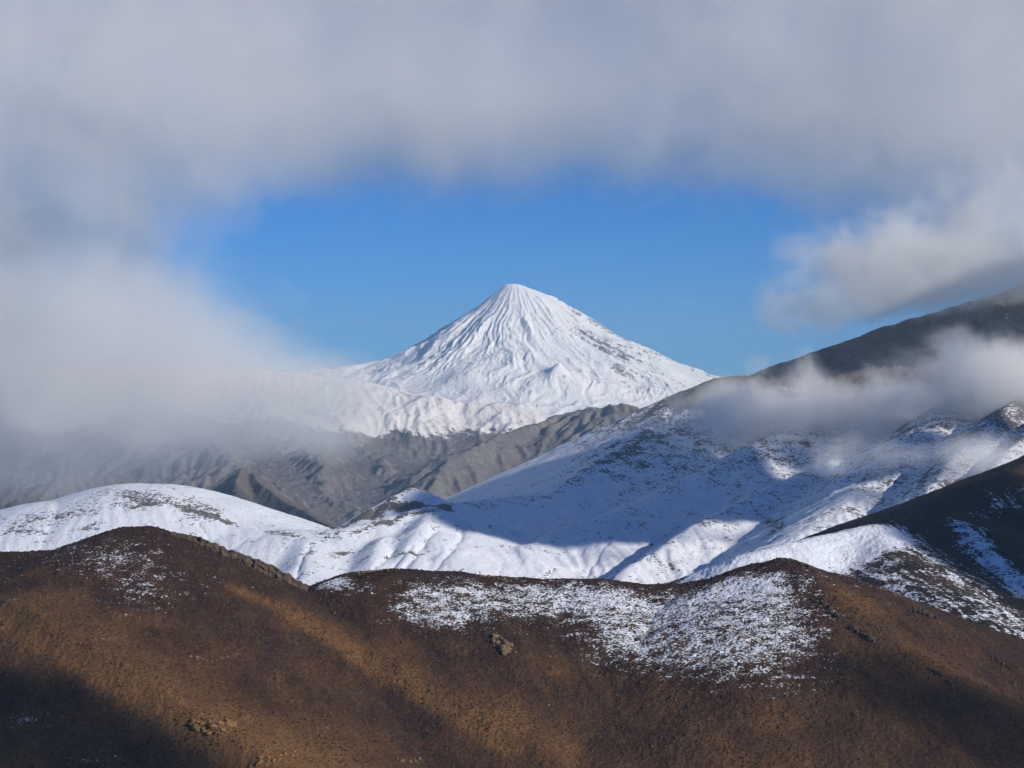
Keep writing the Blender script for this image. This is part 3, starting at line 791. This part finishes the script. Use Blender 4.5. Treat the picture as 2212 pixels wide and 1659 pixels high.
outcrop('low rocks on the crest above the small middle snow patch', [(1030, 1243), (1060, 1247), (1090, 1254)], 26, 1.3, 1.0, M_TAN, 1.0, seed=17)
outcrop('brown bumpy rocks on the crest right of the bright snow notch', [(768, 1240), (810, 1234), (860, 1233)], 40, 1.4, 1.1, M_TAN, 1.0, seed=18)
outcrop('low dark rocks scattered among the large snow patch', [(1560, 1300), (1620, 1318), (1700, 1330)], 26, 1.3, 2.2, M_DARK, 0.9, seed=19)
outcrop('thin dark rock line on the crest left of the right summit', [(1420, 1262), (1500, 1262), (1560, 1250), (1630, 1222)], 50, 0.9, 0.7, M_DARK, 0.9, seed=20)
outcrop('grey boulder lying by itself below the end of the cliff band', [(720, 1324), (723, 1326)], 2, 2.2, 0.3, M_DARK, 1.0, name='boulder', seed=21)
outcrop('small pale boulder on the slope below the dark hump', [(545, 1240 + 30), (547, 1271)], 2, 1.4, 0.2, M_TAN, 1.0, name='boulder', seed=22)
outcrop('short pale crumbly ledge above the middle of the left slope', [(452, 1432), (485, 1420), (520, 1412)], 30, 0.8, 0.9, M_TAN, 0.8, seed=25)
outcrop('long pale stony band low on the slope between the two golden spurs', [(560, 1622), (625, 1600), (700, 1588)], 50, 0.9, 1.5, M_TAN, 0.8, seed=26)
outcrop('dark rocks on the mid slope below the large snow patch', [(1690, 1600), (1720, 1612)], 14, 1.2, 1.4, M_DARK, 0.9, seed=23)
outcrop('dark outcrop near the bottom right of the centre slope', [(1455, 1592), (1480, 1600)], 16, 1.2, 1.3, M_DARK, 0.9, seed=24)

def scatter(name, label, cat, mat, n, smin, smax_, tmpl, seed, zk=1.0, y0=1270, y1=1640):
    rs = np.random.RandomState(seed)
    y = y0 + (y1 - y0) * rs.rand(n * 3); u = -0.30 + 0.60 * rs.rand(n * 3)
    x = u * y
    dn = fbm(x, y, 45, 4, 0.6, seed=seed + 1)
    k = rs.rand(n * 3) < np.clip(0.35 + 1.1 * dn, 0.04, 1)
    x, y = x[k][:n], y[k][:n]
    z = FG.z(x, y)
    sz = smin + (smax_ - smin) * rs.rand(len(x)) ** 3
    o = many(name, mat, [(x[i], y[i], z[i] + 0.1 * sz[i], sz[i], sz[i] * (0.6 + 0.4 * rs.rand()), sz[i] * zk, rs.rand() * 6.28, tmpl[rs.randint(len(tmpl))]) for i in range(len(x))])
    tag(o, label, cat, 'stuff')
scatter('loose_stones', 'loose stones strewn over the brown foreground ridge', 'stones', rock_mat('brown_stone', (0.06, 0.04, 0.028, 1), (0.15, 0.095, 0.06, 1)), 12000, 0.3, 1.7, ROCKS, 800, 0.8)
scatter('dry_scrub', 'low dry dark scrub growing over the brown foreground ridge', 'scrub', rock_mat('dry_scrub', (0.045, 0.026, 0.016, 1), (0.09, 0.05, 0.024, 1), 1.0), 26000, 0.35, 1.4, [hull_rock(RS, 9, 0.9) for _ in range(6)], 850, 0.9)

# ------------------------------------------------------------------ clouds
def cloud(name, label, blobs, dens, nscale=1 / 700.0, amp=1.0, thr=0.5, gain=1.6, step=1.0, aniso=-0.3, color=(0.97, 0.975, 0.985, 1), detail=5, rough=0.55, sub=4, offset=(0, 0, 0), stretch=(1, 1, 1), pw=1.0):
    """one cloud: soft blobs (px, py, D, half width px, half height px, half depth m, weight) broken up by noise, inside a closed hull"""
    edge = max(0.07, thr - amp * 0.3)
    B = []
    for px, py, D, rx, rz, ry, wgt in blobs:
        B.append((U(px, py, D), np.array([rx / FPX * D, ry, rz / FPX * D]), wgt))
    C = sum(b[0] * b[2] * b[1].prod() for b in B) / sum(b[2] * b[1].prod() for b in B)
    m = bpy.data.materials.new(name + '_vapour'); m.use_nodes = True
    t = NT(m)
    t.n.remove(t.n['Principled BSDF'])
    out = t.n['Material Output']
    pos = t.new('ShaderNodeTexCoord').outputs['Object']
    acc = None
    for c, r, wgt in B:
        a = t.new('ShaderNodeVectorMath', operation='SUBTRACT'); t.link(pos, a.inputs[0]); a.inputs[1].default_value = tuple(c - C)
        b = t.new('ShaderNodeVectorMath', operation='MULTIPLY'); t.link(a.outputs[0], b.inputs[0]); b.inputs[1].default_value = tuple(1 / r)
        d = t.new('ShaderNodeVectorMath', operation='DOT_PRODUCT'); t.link(b.outputs[0], d.inputs[0]); t.link(b.outputs[0], d.inputs[1])
        e = t.math('EXPONENT', t.math('MULTIPLY_ADD', d.outputs['Value'], -1.0, math.log(wgt)))
        acc = e if acc is None else t.math('ADD', acc, e)
    ov = t.new('ShaderNodeVectorMath', operation='MULTIPLY_ADD'); t.link(pos, ov.inputs[0]); ov.inputs[1].default_value = stretch; ov.inputs[2].default_value = offset
    n = t.noise(nscale, detail, rough, ov.outputs[0], 0.35)
    S = t.math('MULTIPLY_ADD', t.math('SUBTRACT', n, 0.5), amp * 2, acc)
    S = t.math('MULTIPLY', t.math('SUBTRACT', S, thr), gain, clamp=True)
    # fade to nothing well before the hull
    S = t.math('MULTIPLY', S, t.sstep(edge, edge + 0.3, acc))
    if pw != 1.0: S = t.math('POWER', S, pw)
    S = t.math('MULTIPLY', S, dens)
    pv = t.new('ShaderNodeVolumePrincipled')
    pv.inputs['Color'].default_value = color
    pv.inputs['Anisotropy'].default_value = aniso
    t.link(S, pv.inputs['Density'])
    t.link(pv.outputs[0], out.inputs['Volume'])
    m.cycles.volume_step_rate = step
    # closed hull, pushed out from the centre until the vapour ends
    bm = bmesh.new()
    bmesh.ops.create_icosphere(bm, subdivisions=sub, radius=1)
    lo = np.min([b[0] - 2.2 * b[1] for b in B], 0) - C; hi = np.max([b[0] + 2.2 * b[1] for b in B], 0) - C
    Rr = np.maximum(-lo, hi)
    V = np.array([v.co[:] for v in bm.verts]) * Rr
    T = np.linspace(0.02, 1.5, 240)
    P = V[:, None, :] * T[None, :, None] + C
    Sx = 0
    for c, r, wgt in B: Sx = Sx + wgt * np.exp(-(((P - c) / r) ** 2).sum(-1))
    inside = Sx > edge
    last = np.where(inside.any(1), T[len(T) - 1 - np.argmax(inside[:, ::-1], 1)], 0.02) + 0.02
    W_ = V * last[:, None]
    for v, p in zip(bm.verts, W_): v.co = p
    bmesh.ops.recalc_face_normals(bm, faces=bm.faces)
    me = bpy.data.meshes.new(name); bm.to_mesh(me); bm.free()
    for p in me.polygons: p.use_smooth = True
    me.materials.append(m)
    o = bpy.data.objects.new(name, me); COL.objects.link(o); o.location = C
    print('cloud', name, [int(x) for x in me.vertices[0].co], [round(x) for x in o.dimensions])
    return tag(o, label, 'cloud')

cloud('cloud_bank', 'wide pale grey cloud bank filling the sky above the blue gap', [
    (1106, -120, 5200, 3600, 400, 420, 1.6), (100, 220, 5200, 620, 210, 400, 0.8), (700, 250, 5200, 500, 170, 400, 0.65),
    (1600, 270, 5200, 460, 150, 400, 0.75), (2200, 330, 5100, 480, 260, 360, 1.1), (1000, 270, 5200, 300, 120, 400, 0.45), (-60, 420, 5200, 420, 170, 380, 0.8), (380, 440, 5200, 260, 90, 300, 0.35)],
    0.0034, nscale=1 / 270, amp=1.3, gain=1.0, step=0.4, rough=0.68, color=(1.0, 0.985, 0.955, 1))
cloud('cloud_bank', 'dull grey cloud hanging low over the valley on the left behind the rounded snow hill', [
    (0, 760, 5200, 560, 240, 420, 1.1), (300, 850, 5200, 420, 120, 400, 0.9), (-50, 500, 5400, 420, 220, 420, 0.9),
    (400, 690, 5200, 270, 130, 350, 0.55), (610, 860, 5100, 190, 80, 260, 0.9), (100, 940, 5200, 480, 140, 350, 0.55), (60, 1030, 5100, 500, 80, 300, 0.32), (540, 930, 5100, 240, 70, 260, 0.45)],
    0.0042, nscale=1 / 330, amp=1.2, gain=1.1, step=0.4, offset=(900, 300, 100), rough=0.68, color=(0.90, 0.89, 0.875, 1))
cloud('cloud', 'bright ragged cloud rising above the dark crest of the right slope', [
    (2080, 560, 4800, 300, 100, 260, 0.95), (1900, 590, 4750, 170, 90, 220, 0.9), (1760, 670, 4650, 150, 60, 160, 0.65), (2200, 450, 4800, 220, 130, 260, 0.8), (2280, 600, 4700, 240, 60, 200, 0.45)],
    0.0075, nscale=1 / 190, amp=1.7, gain=1.6, step=0.4, offset=(200, 30, 800), rough=0.68, color=(1.0, 0.985, 0.955, 1))
MB = []
for px, py, off, rx, rz, ry, wgt in [(1900, 890, 190, 320, 90, 150, 1.35), (2180, 850, 190, 200, 130, 160, 1.7), (1600, 890, 170, 230, 70, 120, 0.75), (1410, 915, 150, 130, 40, 90, 0.45),
                                (2060, 985, 150, 320, 60, 120, 0.95), (1700, 800, 170, 110, 60, 110, 0.7), (2140, 720, 170, 70, 60, 100, 0.5), (1540, 840, 170, 120, 50, 110, 0.5)]:
    MB.append((px, py, SN.hit(px, py)[1] - off, rx, rz, ry, wgt))
    print('mist at', MB[-1])
cloud('mist', 'thin white mist drifting across the shaded slope on the right', MB,
    0.020, nscale=1 / 140, amp=1.6, gain=1.2, pw=1.5, step=0.45, offset=(100, 630, 200), rough=0.68, color=(1.0, 0.985, 0.955, 1))

# ------------------------------------------------------------------ unseen clouds added out of view to shade parts of the slopes
def shade_cloud(label, a, b, t, rad, depth, dens, seed=0):
    """an even puff, added unseen so that its shadow falls along the ground line a..b, t metres towards the sun"""
    ax = b - a; L = np.linalg.norm(ax); ax = ax / L
    q = sd - ax * (sd @ ax); q /= np.linalg.norm(q)
    n = np.cross(ax, q)
    c = (a + b) / 2 + sd * t
    bm = bmesh.new(); bmesh.ops.create_icosphere(bm, subdivisions=5, radius=1)
    V = np.array([v.co[:] for v in bm.verts])
    k = 1 + 0.30 * fbm(V[:, 0] * 1.0 + V[:, 2] * 0.7, V[:, 1] + V[:, 2] * 0.6, 0.5, 3, seed=seed + 900)
    V = V * k[:, None]
    P = V[:, :1] * ax * L / 2 * 1.15 + V[:, 1:2] * q * depth + V[:, 2:] * n * rad
    for v, p in zip(bm.verts, P): v.co = p
    me = bpy.data.meshes.new('cloud'); bm.to_mesh(me); bm.free()
    m = bpy.data.materials.new('cloud_vapour'); m.use_nodes = True
    t_ = NT(m); t_.n.remove(t_.n['Principled BSDF'])
    pv = t_.new('ShaderNodeVolumePrincipled'); pv.inputs['Density'].default_value = dens
    pv.inputs['Color'].default_value = (0.55, 0.57, 0.6, 1)  # dark tint absorbs light so the added shade stays deep
    t_.link(pv.outputs[0], t_.n['Material Output'].inputs['Volume'])
    me.materials.append(m)
    o = bpy.data.objects.new('cloud', me); COL.objects.link(o); o.location = c
    print('shade', label, 'px', [int(1106 + FPX * (c + k_ * ax * L / 2)[0] / (c + k_ * ax * L / 2)[1]) for k_ in (-1, 1)])
    tag(o, label, 'cloud', 'stuff')
shade_cloud('unseen cloud added off to the right to shade the great snow slope', SN.hit(1040, 1120), SN.hit(1720, 1030), 2600, 140, 420, 0.025, 1)
shade_cloud('unseen cloud added off to the right to shade the dark crest of the great slope', SN.hit(1700, 800), SN.hit(2300, 655), 2600, 75, 220, 0.025, 5)
shade_cloud('unseen cloud added off to the right to shade the left shoulder of the great slope', SN.hit(1080, 1105), SN.hit(1440, 970), 2500, 190, 300, 0.025, 6)
shade_cloud('unseen cloud added off to the right to shade the far side of the dark hill', U(2060, 1040, 2400), U(2360, 1290, 1900), 1500, 95, 160, 0.012, 2)
shade_cloud('small unseen cloud added off to the right to shade the lower left ground', U(-220, 1560, 1390), U(300, 1870, 1240), 1500, 58, 110, 0.009, 3)
shade_cloud('small unseen cloud added off to the right to shade the lower right ground', U(1960, 1500, 1390), U(2380, 1700, 1300), 1500, 60, 100, 0.010, 4)

# ------------------------------------------------------------------ haze
def haze():
    bm = bmesh.new(); bmesh.ops.create_cube(bm, size=1)
    me = bpy.data.meshes.new('haze')
    for v in bm.verts: v.co = (v.co.x * 49000, v.co.y * 49500, v.co.z * 3000)
    bm.to_mesh(me); bm.free()
    m = bpy.data.materials.new('air_haze'); m.use_nodes = True
    t = NT(m); t.n.remove(t.n['Principled BSDF'])
    pv = t.new('ShaderNodeVolumePrincipled')
    pv.inputs['Color'].default_value = (0.52, 0.78, 1.0, 1)
    pv.inputs['Density'].default_value = 2.2e-5
    t.link(pv.outputs[0], t.n['Material Output'].inputs['Volume'])
    me.materials.append(m)
    o = bpy.data.objects.new('haze', me); COL.objects.link(o); o.location = (0, 22200, -1)
    o['kind'] = 'stuff'; o['label'] = 'thin blue air haze over the valleys'
haze()
